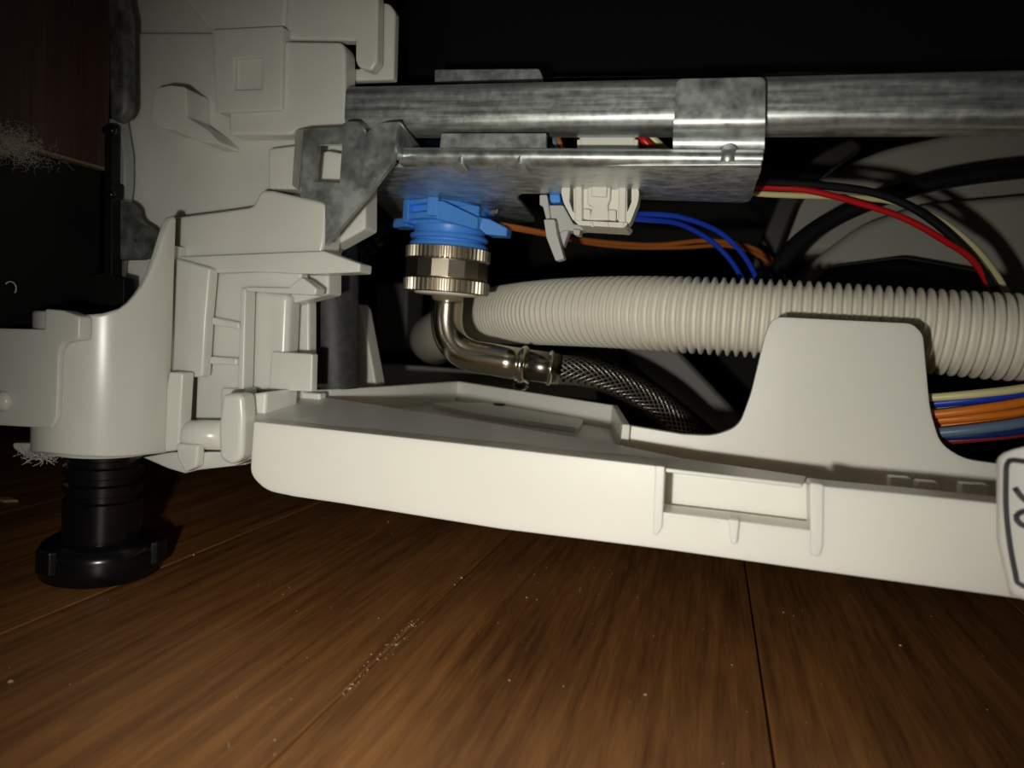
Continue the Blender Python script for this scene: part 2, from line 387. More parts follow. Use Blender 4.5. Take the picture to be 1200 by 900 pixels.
# lattice
cpl('front_panel', [(204, 302), (246, 314), (241, 372), (237, 442, 4), (200, 443)], 2.13, 0.05, bevel=0.010)
cpl('small_lip', [(287, 336), (338, 337), (352, 325, 2), (358, 328), (371, 338, 2), (369, 346, 2), (334, 344), (287, 341)], 2.185, 0.06, bevel=0.006)
cpl('upright', [(282, 337), (288, 338), (285, 458), (278, 458)], 2.18, 0.06, bevel=0.006)
cpl('rib', [(240, 370), (280, 378), (280, 386), (240, 379)], 2.165, 0.05, bevel=0.006)
cpl('rib', [(236, 417), (277, 420), (277, 428), (236, 426)], 2.165, 0.05, bevel=0.006)
cpl('pocket_wall', [(236, 314), (353, 318), (353, 341), (286, 341), (283, 458), (262, 500), (228, 500), (230, 440)], 2.205, 0.05)
cpl('curved_panel', [(282, 335), (338, 343), (335, 412), (332, 460), (279, 460)], 2.26, 0.10, bevel=0.03)
cpl('rear_strip', [(330, 344), (362, 352), (362, 438), (328, 432)], 2.38, 0.06)
cpl('small_box', [(318, 412), (366, 415, 2), (365, 459), (315, 457)], 2.24, 0.04, bevel=0.008)
GRILLE = mat('grey_mesh_screen', (0.22, 0.24, 0.24), 0.5, metal=0.4)
cpl('screen_backing', [(205, 438), (236, 440), (234, 500), (205, 500)], 2.27, 0.03, bevel=0, m=GRILLE)
for i in range(6):
    u = 213 + i * 3.2
    cpl('screen_wire', [(u, 440), (u + 1.2, 440), (u + .6, 498), (u - .6, 498)], 2.25, 0.02, bevel=0, m=GREYP)
# socket round the foot: curved front wall whose rim rises to the right
def socket():
    R0, th, n = 0.222, 0.030, 36
    rim = [(-40, 362), (60, 364), (75, 366), (95, 369), (120, 367), (140, 361), (153, 351), (166, 333), (176, 313), (184, 290), (190, 268), (196, 254), (260, 252)]
    def top(u):
        for (a, b), (c, d) in zip(rim, rim[1:]):
            if a <= u <= c: return b + (d - b) * (u - a) / (c - a)
        return rim[-1][1]
    def bot(u): return 531 + 6 * math.sin(max(0, min(1, (u - 50) / 155)) * math.pi)
    def pix(p):
        d = p - CAM; c = Vector((d.dot(right_w), d.dot(down_w), d.dot(fwd_w))); return 600 + FPX * c.x / c.z
    vs, fs = [], []
    for r in (R0, R0 - th):
        for i in range(n + 1):
            a = math.radians(205 - 225 * i / n)
            x, y = LEGX + R0 * 0 + r * math.cos(a), LEGY - r * math.sin(a)
            ao = Vector((LEGX + R0 * math.cos(a), LEGY - R0 * math.sin(a), 0.8)); u = pix(ao)
            y0 = ao.y
            zt, zb = P(u, top(u), y0).z, P(u, bot(u), y0).z
            vs += [(x, y, zb), (x, y, zt)]
    k = 2 * (n + 1)
    for i in range(n):
        a = 2 * i
        fs += [(a, a + 2, a + 3, a + 1), (k + a, k + a + 1, k + a + 3, k + a + 2), (a + 1, a + 3, k + a + 3, k + a + 1), (a, k + a, k + a + 2, a + 2)]
    e = 2 * n
    fs += [(0, 1, k + 1, k), (e, k + e, k + e + 1, e + 1)]
    link('socket', vs, fs, WHITE, cf, bevel=0.010, seg=3)
    zb = P(121, 533, LEGY).z
    lathe('socket_floor', LEGX, LEGY, [(zb + .02, .16), (zb + .024, .185), (zb + .06, .185)], WHITE, cf)
socket()
cpl('side_flange', [(-30, 384), (52, 386), (53, 362, 2), (74, 364), (93, 371, 4), (92, 398, 3), (74, 402, 4), (69, 412), (66, 490, 5), (60, 502), (-30, 497)], 1.765, 0.05, bevel=0.010)
_c = P(5, 470, 1.765)
sweep('bump', [_c + Vector((0, .02, 0)), _c + Vector((0, -.01, 0)), _c + Vector((0, -.02, 0)), _c + Vector((0, -.026, 0))], [.034, .034, .024, .004], WHITE, cf, segs=18)
cpl('toe_tab', [(14, 519, 3), (58, 520), (64, 536), (30, 536, 5), (15, 526, 4)], 1.95, 0.10, bevel=0.012)
# lower right of the frame
cpl('pillar', [(198, 436, 2), (214, 437, 3), (211, 490), (209, 528, 6), (192, 530), (194, 460)], 2.05, 0.06, bevel=0.010)
_a, _b2 = P(203, 509, 2.11), P(266, 510, 2.11)
sweep('peg', [_a, _b2], 17.5 * pxs(230, 510, 2.08), WHITE, cf, segs=28)
cpl('lug', [(259, 462, 6), (283, 461, 8), (285, 490), (283, 538, 10), (270, 546, 6), (256, 538, 6), (255, 500)], 2.00, 0.08, bevel=0.032, seg=4)
cpl('under_plate', [(166, 536), (200, 530), (300, 530), (302, 534), (275, 546), (232, 551), (216, 555, 2), (196, 549)], 2.08, 0.12, bevel=0.006)
cpl('socket_cheek', [(188, 300), (199, 285), (199, 528), (192, 530)], 2.11, 0.18)
cpl('drip_tip', [(206, 520), (232, 522), (230, 548), (216, 554, 3), (207, 536)], 2.04, 0.04, bevel=0.010)
cpl('rear_foot', [(258, 455), (286, 455), (288, 545), (258, 548)], 2.18, 0.08)

# ================================================================= LEVELLING FOOT
foot = thing('levelling_foot', 'black threaded levelling foot standing on the wooden floor', 'machine foot', (LEGX, LEGY, 0))
rs = 0.128
zt = P(121, 536, LEGY).z + 0.03
prof = [(0.12, rs * .98)]
z = 0.24
while z < zt - 0.05:
    prof += [(z, rs), (z + .030, rs), (z + .036, rs * .90), (z + .056, rs * .90), (z + .062, rs)]; z += 0.062
prof.append((zt, rs))
sharp(lathe('threaded_stem', LEGX, LEGY, prof, BLACK, foot, segs=40), 30)
lathe('foot_pad', LEGX, LEGY, [(0.0, .182), (.006, .194), (.05, .198), (.09, .198), (.112, .19), (.125, .17), (.13, .10)], BLACK, foot, segs=44)
for a in (20, 140, 260):
    q = Vector((LEGX + .186 * math.cos(math.radians(a)), LEGY + .186 * math.sin(math.radians(a)), 0.04))
    d = Vector((math.cos(math.radians(a)), math.sin(math.radians(a)), 0)); tt = Vector((-d.y, d.x, 0)) * .05
    vv, ff = prism3([q - tt, q + tt, q + tt * .7 + d * .03, q - tt * .7 + d * .03], [], Vector((0, 0, .09)))
    link('grip_lug', vv, ff, BLACK, foot, bevel=0.01)

# ================================================================= DARK RUBBER SLEEVE
sl = thing('rubber_sleeve', 'dark grey rubber sleeve standing right of the white lattice', 'rubber sleeve', P(394, 456, 2.62))
k = pxs(394, 400, 2.62)
sharp(sweep('sleeve', [P(386, 285, 2.66), P(388, 320, 2.66), P(391, 400, 2.66), P(393.5, 450, 2.66), P(393.6, 455, 2.66)], [32 * k, 32 * k, 29.5 * k, 27.5 * k, 26.5 * k], RUBBER, sl, segs=36), 50)
sweep('bore', [P(393.5, 454, 2.66), P(393.6, 458, 2.66)], 20 * k, BLACKM, sl, segs=30)
plate('wedge_post', [(419, 355), (424, 362), (441, 452), (419, 456)], 3.0, 0.1, WHITE, tag(thing('wedge_post', 'thin white wedge behind the dark rubber sleeve', 'plastic wedge', P(430, 455, 3.0)), 'thin white wedge behind the dark rubber sleeve', 'plastic wedge'), bevel=0.01)

# ================================================================= STEEL CROSS BEAM
beam = thing('cross_beam', 'long galvanised steel beam crossing the top of the picture', 'steel beam', P(800, 160, 2.25))
x0, x1 = P(404.5, 120, 2.2).x, 4.0
prof = [(2.23, 1.775), (2.21, 1.77), (2.20, 1.755), (2.20, 1.74)]
prof += [(2.20, 1.69)]
for i in range(9):
    a = math.pi * (1 + .5 * i / 8); prof.append((2.245 + .045 * math.cos(a), 1.672 + .045 * math.sin(a)))
prof += [(2.27, 1.625), (2.30, 1.623), (2.318, 1.63), (2.318, 1.775)]
n = len(prof)
vs = [(x0, y, z) for y, z in prof] + [(x1, y, z + .016) for y, z in prof]
fs = [tuple(range(n)), tuple(reversed(range(n, 2 * n)))] + [(i, (i + 1) % n, (i + 1) % n + n, i + n) for i in range(n)]
sharp(link('channel', vs, fs, GALV, beam, smooth=True), 40)
plate('top_tab', [(509, 81, 2), (632, 80, 3), (636, 90), (636, 96), (509, 97)], 2.34, 0.03, GALVP, beam, bevel=0.008)

# ================================================================= VALVE BRACKET (hooked on the beam, folded to a horizontal shelf)
vb = thing('valve_bracket', 'galvanised folded bracket hooked on the beam and carrying the blue valve', 'steel bracket', P(700, 200, 2.3))
ZF = 1.512
def strip_profile(name, prof, xa, xb, m=GALVP, t=0.016):
    """sheet of thickness t following a (Y,Z) profile, swept along X"""
    pts = [Vector((y, z)) for y, z in prof]; off = []
    for i, p in enumerate(pts):
        d = (pts[min(i + 1, len(pts) - 1)] - pts[max(i - 1, 0)]).normalized(); off.append(p + Vector((-d.y, d.x)) * t)
    loop = pts + off[::-1]; n = len(loop)
    k = len(pts); fs = []
    if not isinstance(xa, list): xa, xb = [xa] * k, [xb] * k
    la, lb = xa + xa[::-1], xb + xb[::-1]
    vs = [(la[i], p.x, p.y) for i, p in enumerate(loop)] + [(lb[i], p.x, p.y) for i, p in enumerate(loop)]
    for i in range(n): fs.append((i, (i + 1) % n, (i + 1) % n + n, i + n))
    for i in range(k - 1):
        q = (i, i + 1, n - 2 - i, n - 1 - i); fs += [q, tuple(j + n for j in reversed(q))]
    return sharp(link(name, vs, fs, m, vb, smooth=True), 45)
def zy(u, v, Y): return P(u, v, Y).z
ridge = [(2.215, 1.600)]
ridge = []
for i in range(10):
    a = math.radians(110 + 160 * i / 9); ridge.append((2.225 + .045 * math.cos(a), 1.540 + .030 * math.sin(a)))
fl_prof = ridge + [(2.27, 1.5105), (2.36, 1.514)]
xr0, xr1 = P(790, 180, 2.2).x, P(894, 180, 2.2).x
clip = []
zt0, zt1 = zy(845, 91.5, 2.16), 1.645
for i in range(7): clip.append((2.160, zt0 + (zt1 - zt0) * (i / 6) ** 2))
clip += [(2.161, 1.636), (2.165, 1.626), (2.173, 1.617), (2.186, 1.609), (2.200, 1.602), (2.209, 1.594), (2.213, 1.584), (2.214, 1.572), (2.213, 1.562)]
xl, xh = [], []
for y, z in clip:
    t = (zt0 - z) / (zt0 - 1.562); a, b = P(793 - 5 * min(1, t * 1.3), 92 + 95 * t, y).x, P(897 - 2 * t, 91 + 95 * t, y).x
    c = .016; d = min(1, (zt0 - z) / c); ins = c * (1 - math.sqrt(max(0, 1 - (1 - d) ** 2)))
    xl.append(a + ins); xh.append(b - ins)
strip_profile('clip_plate', clip, xl, xh)
strip_profile('ridge', fl_prof, P(468, 190, 2.2).x, P(893, 190, 2.2).x)
plate('web', [(517, 156), (640, 156), (640, 182, 6), (646, 190), (505, 190), (514, 180, 4)], 2.215, 0.018, GALVP, vb, bevel=0.003)
slab('shelf', [(452, 196), (893, 194), (880, 236, 5), (870, 238), (750, 234), (660, 228), (612, 227, 6), (606, 232, 3), (628, 259, 3), (622, 262), (560, 262), (462, 258), (436, 232), (440, 205)], ZF, 0.016, GALVP, vb, bevel=0.004)
for u in (541, 610):
    vs = [P(u - 1, 175, 2.208), P(u - 10, 199, 2.186), P(u + 10, 203, 2.186), P(u - 1, 190, 2.145), P(u, 205, 2.20), P(u, 190, 2.26)]
    fs = [(0, 1, 3), (0, 3, 2), (3, 1, 4), (3, 4, 2), (0, 5, 1), (0, 2, 5), (1, 5, 4), (2, 4, 5)]
    link('gusset', vs, fs, GALVP, vb, bevel=0.006)
c = P(853, 184, 2.185)
sweep('dimple', [c + Vector((0, .03, .02)), c + Vector((0, .012, .0)), c + Vector((0, 0, -.014)), c + Vector((0, -.006, -.02))], [.030, .028, .02, .004], GALVP, vb, segs=18)

# ================================================================= STEEL CORNER BRACKET
cb = thing('corner_bracket', 'grey steel corner bracket with a square window at the beam end', 'steel bracket', P(420, 215, 2.1))
plate('face', [(356, 151, 2), (398, 149), (404, 143, 3), (418, 142, 4), (425, 150, 3), (428, 160, 2), (433, 152, 3), (448, 144, 4), (466, 143), (461, 189), (429, 231), (381, 288), (381, 238, 4), (374, 236), (352, 231)], 2.11, 0.022, GALVP, cb,
      holes=[[(372, 169), (401, 169), (398, 214), (368, 213)]], bevel=0.004)
_p = [P(356, 151, 2.11), P(360, 151, 2.11), P(353, 224, 2.11), P(350, 224, 2.11)]
_q = [P(346, 152, 2.19), P(350, 152, 2.19), P(345, 219, 2.19), P(342, 217, 2.19)]
link('left_fold', _p + _q, [(0, 1, 2, 3), (7, 6, 5, 4), (0, 4, 5, 1), (1, 5, 6, 2), (2, 6, 7, 3), (3, 7, 4, 0)], GALVP, cb, bevel=0.006)
_p = [P(464, 143, 2.115), P(467, 143, 2.13), P(463, 189, 2.13), P(460, 189, 2.115)]
_q = [P(470, 143, 2.20), P(493, 172, 2.30), P(492, 180, 2.30), P(470, 182, 2.20)]
link('right_fold', _p + _q, [(0, 1, 2, 3), (7, 6, 5, 4), (0, 4, 5, 1), (1, 5, 6, 2), (2, 6, 7, 3), (3, 7, 4, 0)], GALVP, cb, bevel=0.004)
# ================================================================= BLUE INLET VALVE
VY = 3.0
VX = P(526, 290, VY).x
pv = pxs(526, 280, VY)
def vz(y): return P(526, y, VY - .17).z
iv = thing('inlet_valve', 'bright blue plastic water inlet valve under the steel shelf', 'valve', (VX, VY, vz(292)))
r0 = 45 * pv
pr = [(vz(300), r0 * .90)]
for y in (293, 283.5, 274):
    pr += [(vz(y + 3.6), r0 * .90), (vz(y + 2.6), r0 * .99), (vz(y), r0 * 1.02), (vz(y - 2.6), r0 * .99), (vz(y - 3.6), r0 * .90)]
pr += [(vz(264), r0 * .95), (vz(240), r0 * .95)]
sharp(lathe('thread', VX, VY, pr, BLUEP, iv, segs=48), 40)
def vbox(name, us, ys, dys, m=BLUEP, bev=0.008):
    a, b = us; x_0, x_1 = VX + (a - 526) * pv, VX + (b - 526) * pv
    return box(name, (x_0, VY + dys[0], vz(ys[1])), (x_1, VY + dys[1], vz(ys[0])), m, iv, bevel=bev)
top_z = ZF
def vprism(name, pts, z0, z1, bev=0.01):
    v, f = prism3([Vector((VX + x, VY + y, z0)) for x, y in pts], [], Vector((0, 0, z1 - z0)))
    return link(name, v, f, BLUEP, iv, bevel=bev)
vprism('collar', [(-.165, -.14), (-.04, -.21), (.06, -.21), (.18, -.10), (.18, .12), (-.17, .12)], vz(258), vz(250), 0.006)
vprism('neck', [(-.15, -.11), (-.03, -.17), (.05, -.17), (.16, -.08), (.16, .1), (-.15, .1)], vz(262), vz(236), 0.004)
vprism('upper_collar', [(-.165, -.13), (-.04, -.20), (.02, -.20), (.10, -.14), (.17, .0), (.17, .12), (-.165, .12)], vz(240), ZF, 0.006)
vprism('corner_post', [(-.170, -.145), (-.135, -.165), (-.125, -.10), (-.165, -.09)], vz(262), ZF, 0.005)
vprism('rib', [(-.02, -.235), (.03, -.235), (.03, -.16), (-.02, -.16)], vz(256), ZF, 0.006)
_g = [(.03, vz(239)), (.055, vz(239)), (.175, vz(252)), (.175, vz(266)), (.03, vz(260))]
_y = lambda x: -.245 + max(0, x - .05) * .95
_vs = [Vector((VX + x, VY + _y(x), z)) for x, z in _g] + [Vector((VX + x, VY + _y(x) + .09, z)) for x, z in _g]
link('gusset_block', _vs, [(0, 1, 2, 3, 4), (9, 8, 7, 6, 5)] + [(i, (i + 1) % 5, (i + 1) % 5 + 5, i + 5) for i in range(5)], BLUEP, iv, bevel=0.006)
vprism('left_wing', [(-.255, -.06), (-.16, -.12), (-.14, -.02), (-.25, .02)], vz(265), vz(254), 0.006)
_g = [(.165, vz(250)), (.21, vz(251)), (.285, vz(260)), (.285, vz(270)), (.20, vz(270)), (.165, vz(262))]
_vs = [Vector((VX + x, VY - .10 + (x - .165) * .4, z)) for x, z in _g] + [Vector((VX + x, VY + .02, z)) for x, z in _g]
link('right_wing', _vs, [tuple(range(6)), tuple(range(11, 5, -1))] + [(i, (i + 1) % 6, (i + 1) % 6 + 6, i + 6) for i in range(6)], BLUEP, iv, bevel=0.006)
link('terminal', *prism3([P(574, 247, 2.86), P(583, 245, 2.86), P(583, 249, 2.86), P(574, 251, 2.86)], [], Vector((0, .03, 0))), mat('brass_terminal', (.7, .6, .45), .25, metal=1), iv, bevel=0.002)

# ================================================================= INLET HOSE: union nut, elbow, ferrule, braided hose
ih = thing('inlet_hose', 'nickel elbow with knurled nut and braided steel hose below the blue valve', 'water hose', (VX, VY, vz(346)))
rn = 50.5 * pv
SEG = 220
prn = [(vz(342), rn * .94, 0), (vz(341), rn * .985, .0035), (vz(327), rn * .985, .0035), (vz(326), rn * .95, 0), (vz(324), rn * .93, 0), (vz(303), rn * .93, 0), (vz(302), rn * .95, 0), (vz(301), rn * .97, .0035), (vz(288), rn * .97, .0035), (vz(287), rn * .92, 0), (vz(286.9), rn * .80, 0)]
nut = sharp(sweep('union_nut', [(VX, VY, p[0]) for p in prn], [p[1] for p in prn], NICKELR, ih, segs=SEG, teeth=[p[2] for p in prn]), 30)
sharp(lathe('nut_band', VX, VY, [(vz(325), rn * .90), (vz(324), rn * .955), (vz(304), rn * .955), (vz(303), rn * .90)], NICKELR, ih, segs=16), 10)
lathe('washer', VX, VY, [(vz(345), rn * .55), (vz(344), rn * .72), (vz(341), rn * .74)], CONNW, ih, segs=44)
re = 18.5 * pv
ex = P(525, 345, VY).x
E0 = Vector((ex, VY - .0, vz(342)))
end = P(613, 427, 3.02)
path = [E0, E0 + Vector((0, 0, -.05)), E0 + Vector((0, 0, -.11))]
cpt = P(523, 417, 3.0)
for i in range(1, 12):
    t = i / 12; a = E0 + Vector((0, 0, -.11)); b = P(570, 420, 3.01); path.append(a * (1 - t) ** 2 + cpt * 2 * t * (1 - t) + b * t * t)
path += [P(570, 420, 3.01), P(592, 424, 3.015), end]
sweep('elbow', path, re, NICKEL, ih, segs=36)
lathe('elbow_collar', ex, VY, [(vz(344), re * 1.0), (vz(343.5), re * 1.12), (vz(339), re * 1.12), (vz(338), re * 1.05)], NICKEL, ih)
dv = (end - P(570, 420, 3.01)).normalized()
def ring(name, at, r, w, m):
    n = 10; pts = [at + dv * (w * (i / (n - 1) - .5)) for i in range(n)]
    rr = [r * .86 + r * .16 * math.sin(math.pi * i / (n - 1)) for i in range(n)]
    return sweep(name, pts, rr, m, ih, segs=36)
ring('crimp_ring', end, re * 1.16, .034, NICKEL)
f1 = P(657, 433, 3.06)
sweep('ferrule', [end, end.lerp(f1, .5), f1], re * .98, FERRULE, ih, segs=36)
dv = (f1 - end).normalized()
ring('crimp_ring', end.lerp(f1, .72), re * 1.08, .03, NICKEL)
hp = spline([f1 - dv * .02, P(690, 437, 3.10), P(730, 451, 3.16), P(768, 473, 3.22), P(800, 500, 3.26), P(822, 522, 3.27)], .02)
sweep('braided_hose', hp, re * .93, BRAID, ih, segs=40, uv=True)
dp = P(611, 449, 3.02); dr = .036
lathe_pts = [(dp.z - dr, .004), (dp.z - dr * .8, dr * .6), (dp.z - dr * .4, dr * .95), (dp.z, dr), (dp.z + dr * .5, dr * .8), (dp.z + dr * 1.1, dr * .45), (dp.z + dr * 1.5, dr * .25)]
dro = lathe('water_drop', dp.x, dp.y, lathe_pts, WATER, None, segs=24, origin=(dp.x, dp.y, dp.z))
tag(dro, 'clear water drop hanging under the nickel elbow', 'water drop')

# ================================================================= CORRUGATED DRAIN HOSE
dh = thing('drain_hose', 'off-white corrugated drain hose running across behind the tray', 'drain hose', P(900, 415, 2.86))
ctrl = [P(1620, 428, 2.78), P(1440, 413, 2.79), P(1300, 402, 2.80), P(1220, 397, 2.81), P(1150, 393, 2.82), P(1000, 381, 2.85), P(900, 374, 2.86), P(800, 369, 2.89), P(720, 366, 3.0), P(650, 366, 3.18), P(600, 368, 3.46), P(566, 372, 3.75), P(540, 381, 4.0), P(520, 391, 4.22), P(508, 397, 4.50), P(510, 402, 4.85)]
pitch = 0.0335; per = 8
sp = spline(ctrl, pitch / per); rad = []
Ls = 0
tot = len(sp)
for i, p in enumerate(sp):
    ph = (i % per) / per
    fade = 1.0 if p.y < 4.05 else 0.0
    rr = .142 + .011 * fade * max(-1, min(1, 1.5 * math.cos(2 * math.pi * ph)))
    if fade == 0: rr = .16
    rad.append(rr)
sweep('corrugated_tube', sp, rad, HOSEW, dh, segs=40)

# ================================================================= IVORY TRAY
tr = thing('base_tray', 'long ivory plastic tray with a raised tongue in front of the hoses', 'plastic tray', P(700, 620, 2.0))
def tpl(name, pts, Y, th, holes=(), bevel=0.012, seg=3): return plate(name, pts, Y, th, TRAYW, tr, holes, bevel, seg)
tpl('front_lip', [(297, 494, 3), (540, 520), (777, 547, 2), (776, 600), (860, 610), (955, 622), (955, 569), (1080, 581), (1262, 600), (1560, 631), (1560, 752), (1262, 711), (1000, 675), (772, 643), (587, 620), (400, 590), (345, 582), (311, 575, 20), (293, 556, 10)], 1.95, 0.10, bevel=0.020, seg=4)
tpl('end_ridge', [(768, 546, 2), (779, 547, 2), (776, 618), (770, 628, 3), (765, 625, 3)], 1.942, 0.05, bevel=0.010)
tpl('grip_recess', [(768, 545), (965, 569), (965, 640), (768, 622)], 2.09, 0.04, bevel=0.006)
tpl('end_rib', [(949, 566, 4), (966, 568, 4), (965, 640), (961, 653, 4), (950, 651, 4)], 1.945, 0.08, bevel=0.012)
tpl('small_rib', [(853, 608), (867, 610), (864, 638, 4), (857, 638, 3)], 1.936, 0.06, bevel=0.008)
ZR = 0.632
_f = [(297, 496), (400, 506), (560, 523), (720, 541), (800, 551), (940, 567)]
_bk = [(300, 455, .662), (400, 468, .662), (560, 493, .652), (720, 520, .642), (800, 537, .636), (945, 558, .633)]
_vs = [P(u, v, 1.965) for u, v in _f] + [PZ(u, v, z) for u, v, z in _bk]
_n = len(_f); _vs += [v - Vector((0, 0, .012)) for v in _vs]; _fs = []
for i in range(_n - 1): _fs += [(i, i + 1, _n + i + 1, _n + i), (2 * _n + i, 3 * _n + i, 3 * _n + i + 1, 2 * _n + i + 1), (i, 2 * _n + i, 2 * _n + i + 1, i + 1), (_n + i, _n + i + 1, 3 * _n + i + 1, 3 * _n + i)]
_fs += [(0, _n, 3 * _n, 2 * _n), (_n - 1, 3 * _n - 1, 4 * _n - 1, 2 * _n - 1)]
link('rim', _vs, _fs, TRAYW, tr, bevel=0.004)
slab('floor_pan', [(300, 462), (440, 459), (538, 455), (720, 484), (730, 508), (727, 540), (720, 530), (400, 480), (300, 470)], 0.565, 0.015, TRAYW, tr, bevel=0.003)
def wall_run(name, pts, z0, z1, th):
    """vertical wall following plan points, given thickness"""
    pts = [Vector((p.x, p.y)) for p in pts]; off = []
    for i, p in enumerate(pts):
        d = (pts[min(i + 1, len(pts) - 1)] - pts[max(i - 1, 0)]).normalized(); off.append(p + Vector((-d.y, d.x)) * th)
    loop = pts + off[::-1]; n = len(loop); k = len(pts)
    vs = [(p.x, p.y, z0) for p in loop] + [(p.x, p.y, z1) for p in loop]
    fs = [(i, (i + 1) % n, (i + 1) % n + n, i + n) for i in range(n)]
    for i in range(k - 1):
        q = (i, i + 1, n - 2 - i, n - 1 - i); fs += [q, tuple(j + n for j in reversed(q))]
    return link(name, vs, fs, TRAYW, tr, bevel=0.006)
ZW = 0.685
TY = P(800, 509, 2.38).y
wall_run('rear_wall', [PZ(330, 459, ZW), PZ(438, 454, ZW), PZ(537, 447, ZW), PZ(718, 475, ZW), PZ(729, 497, ZW)], 0.565, ZW, 0.03)
slab('raised_pad', [(505, 478, 4), (610, 476), (680, 482, 6), (684, 500, 5), (676, 508, 3), (560, 491)], 0.579, 0.024, TRAYW, tr, bevel=0.010)
_c = PZ(585, 474, .606)
sweep('pad_hole', [_c + Vector((0, 0, .0)), _c + Vector((0, 0, .003))], .03, BLACKM, tr, segs=16)
tpl('tongue_wall', [(727, 497, 2), (800, 509), (836, 511, 14), (866, 500, 14), (880, 462, 10), (897, 392, 8), (906, 371, 12), (1070, 379, 14), (1082, 392, 6), (1090, 480, 14), (1102, 520, 14), (1130, 538, 14), (1180, 545), (1262, 553), (1560, 585), (1560, 680), (1262, 640), (960, 600), (727, 560)], 2.49, 0.035, bevel=0.010)
for (a, b, c, d) in ((1043, 1069, 559, 582), (1075, 1101, 564, 584), (1127, 1161, 567, 590)):
    tpl('stop_tab', [(a, c, 3), (b, c + 2, 3), (b, d), (a, d)], 2.40, 0.05, bevel=0.010)
tpl('end_joint', [(283, 457), (330, 458), (375, 461), (374, 500), (287, 500)], 2.40, 0.05, bevel=0.008)
tpl('end_cheek', [(290, 462), (312, 459), (308, 520), (290, 540)], 2.10, 0.20, bevel=0.012)

# ================================================================= WHITE TAG AT THE RIGHT
tg = thing('curled_tag', 'curled white tag with black outline and squiggle at the right edge', 'tag', P(1190, 690, 1.85))
def tag_pt(s, v):                           # s 0..1 across the curl, v pixel row
    a = math.radians(-70 + 120 * s); r = .16
    c = P(1206, 428 + (v - 428) / 1.07, 1.97)
    return Vector((c.x + r * math.sin(a) * .82, c.y - r * math.cos(a), c.z))
def tag_patch(name, rows, s0f, s1f, m, lift, n=16):
    vs, fs = [], []
    for v in rows:
        for i in range(n + 1):
            s = s0f(v) + (s1f(v) - s0f(v)) * i / n
            p = tag_pt(s, v); c = P(1206, v, 1.97); d = Vector((p.x - c.x, p.y - c.y, 0)).normalized(); vs.append(p + d * lift)
    w = n + 1
    for j in range(len(rows) - 1):
        for i in range(n): a = j * w + i; fs.append((a, a + 1, a + 1 + w, a + w))
    return vs, fs
rows = [517, 520, 524, 529, 535, 541, 547, 560, 580, 600, 620, 640, 660, 680, 695, 702]
def sL(v): return .15 + (.30 * ((548 - v) / 30) ** 2 if v < 548 else 0) + max(0, (v - 640)) / 640
def sR(v): return 1.0
vs, fs = tag_patch('tag_sheet', rows, sL, sR, TAGW, 0)
sh = link('sheet', vs, fs, TAGW, tg, smooth=True)
md = sh.modifiers.new('solid', 'SOLIDIFY'); md.thickness = .012 * S; md.offset = -1
def ink_line(name, pts, w):
    """pts: (s, pixel row) polyline lying on the curl"""
    path = []
    for s, v in pts:
        p = tag_pt(s, v); c = P(1206, v, 1.97); path.append(p + Vector((p.x - c.x, p.y - c.y, 0)).normalized() * .0015)
    sweep(name, spline(path, .01), w, INK, tg, segs=8)
ink_line('outline', [(.75, 541), (.45, 541), (.28, 541), (.235, 546), (.225, 560), (.225, 600), (.25, 640), (.29, 675), (.315, 685), (.5, 688), (.8, 690)], .006)
ink_line('squiggle', [(.285, 573), (.32, 581), (.38, 588), (.46, 594), (.41, 596), (.34, 599), (.295, 606), (.31, 613), (.36, 616), (.42, 612), (.47, 616), (.58, 624)], .0065)

# ================================================================= CONNECTORS UNDER AND BEHIND THE BRACKET
wc = thing('wire_connector', 'white plastic wire connector with side loops under the steel shelf', 'connector', P(703, 265, 2.55))
def wpl(name, pts, Y, th, holes=(), bevel=0.006, m=CONNW): return plate(name, pts, Y, th, m, wc, holes, bevel, 3)
wpl('body', [(671, 212), (736, 214), (735, 258), (672, 258)], 2.56, 0.14)
wpl('left_loop', [(664, 213, 3), (683, 212), (683, 259), (672, 259, 3), (660, 237, 6), (657, 222, 6)], 2.54, 0.07, holes=[[(668, 217), (674, 216), (674, 249), (671, 248), (667, 236)]])
wpl('right_loop', [(724, 213), (742, 215, 2), (749, 222, 5), (748, 236, 5), (738, 262, 4), (728, 264), (723, 256)], 2.54, 0.07, holes=[[(735, 217), (740, 219), (740, 237), (735, 249)]])
wpl('left_rail', [(674, 210), (682, 210), (682, 260), (673, 260)], 2.525, 0.05)
wpl('centre_tongue', [(689, 210), (716, 211), (715, 234, 2), (712, 240), (714, 258), (690, 258), (694, 242, 2), (688, 239)], 2.53, 0.05)
wpl('latch_pad', [(693, 213), (712, 214), (711, 231), (692, 230)], 2.515, 0.03)
wpl('right_rail', [(725, 212), (734, 212), (733, 261), (724, 260)], 2.525, 0.05)
wpl('base', [(672, 258), (736, 261, 2), (732, 267, 2), (678, 264, 2)], 2.52, 0.18)
for (u, v) in ((688, 248), (718, 249)):
    wpl('cheek', [(u - 5, v - 4), (u + 4, v - 3), (u + 4, v + 10), (u - 5, v + 9)], 2.535, 0.04)
for u in (690, 708, 726):
    wpl('base_notch', [(u, 260), (u + 4, 260), (u + 6, 266), (u + 3, 266)], 2.512, 0.02, bevel=0.002)
for u in (666, 686, 730, 746): wpl('stem', [(u - 3, 204), (u + 3, 204), (u + 3, 216), (u - 3, 216)], 2.57, 0.04)

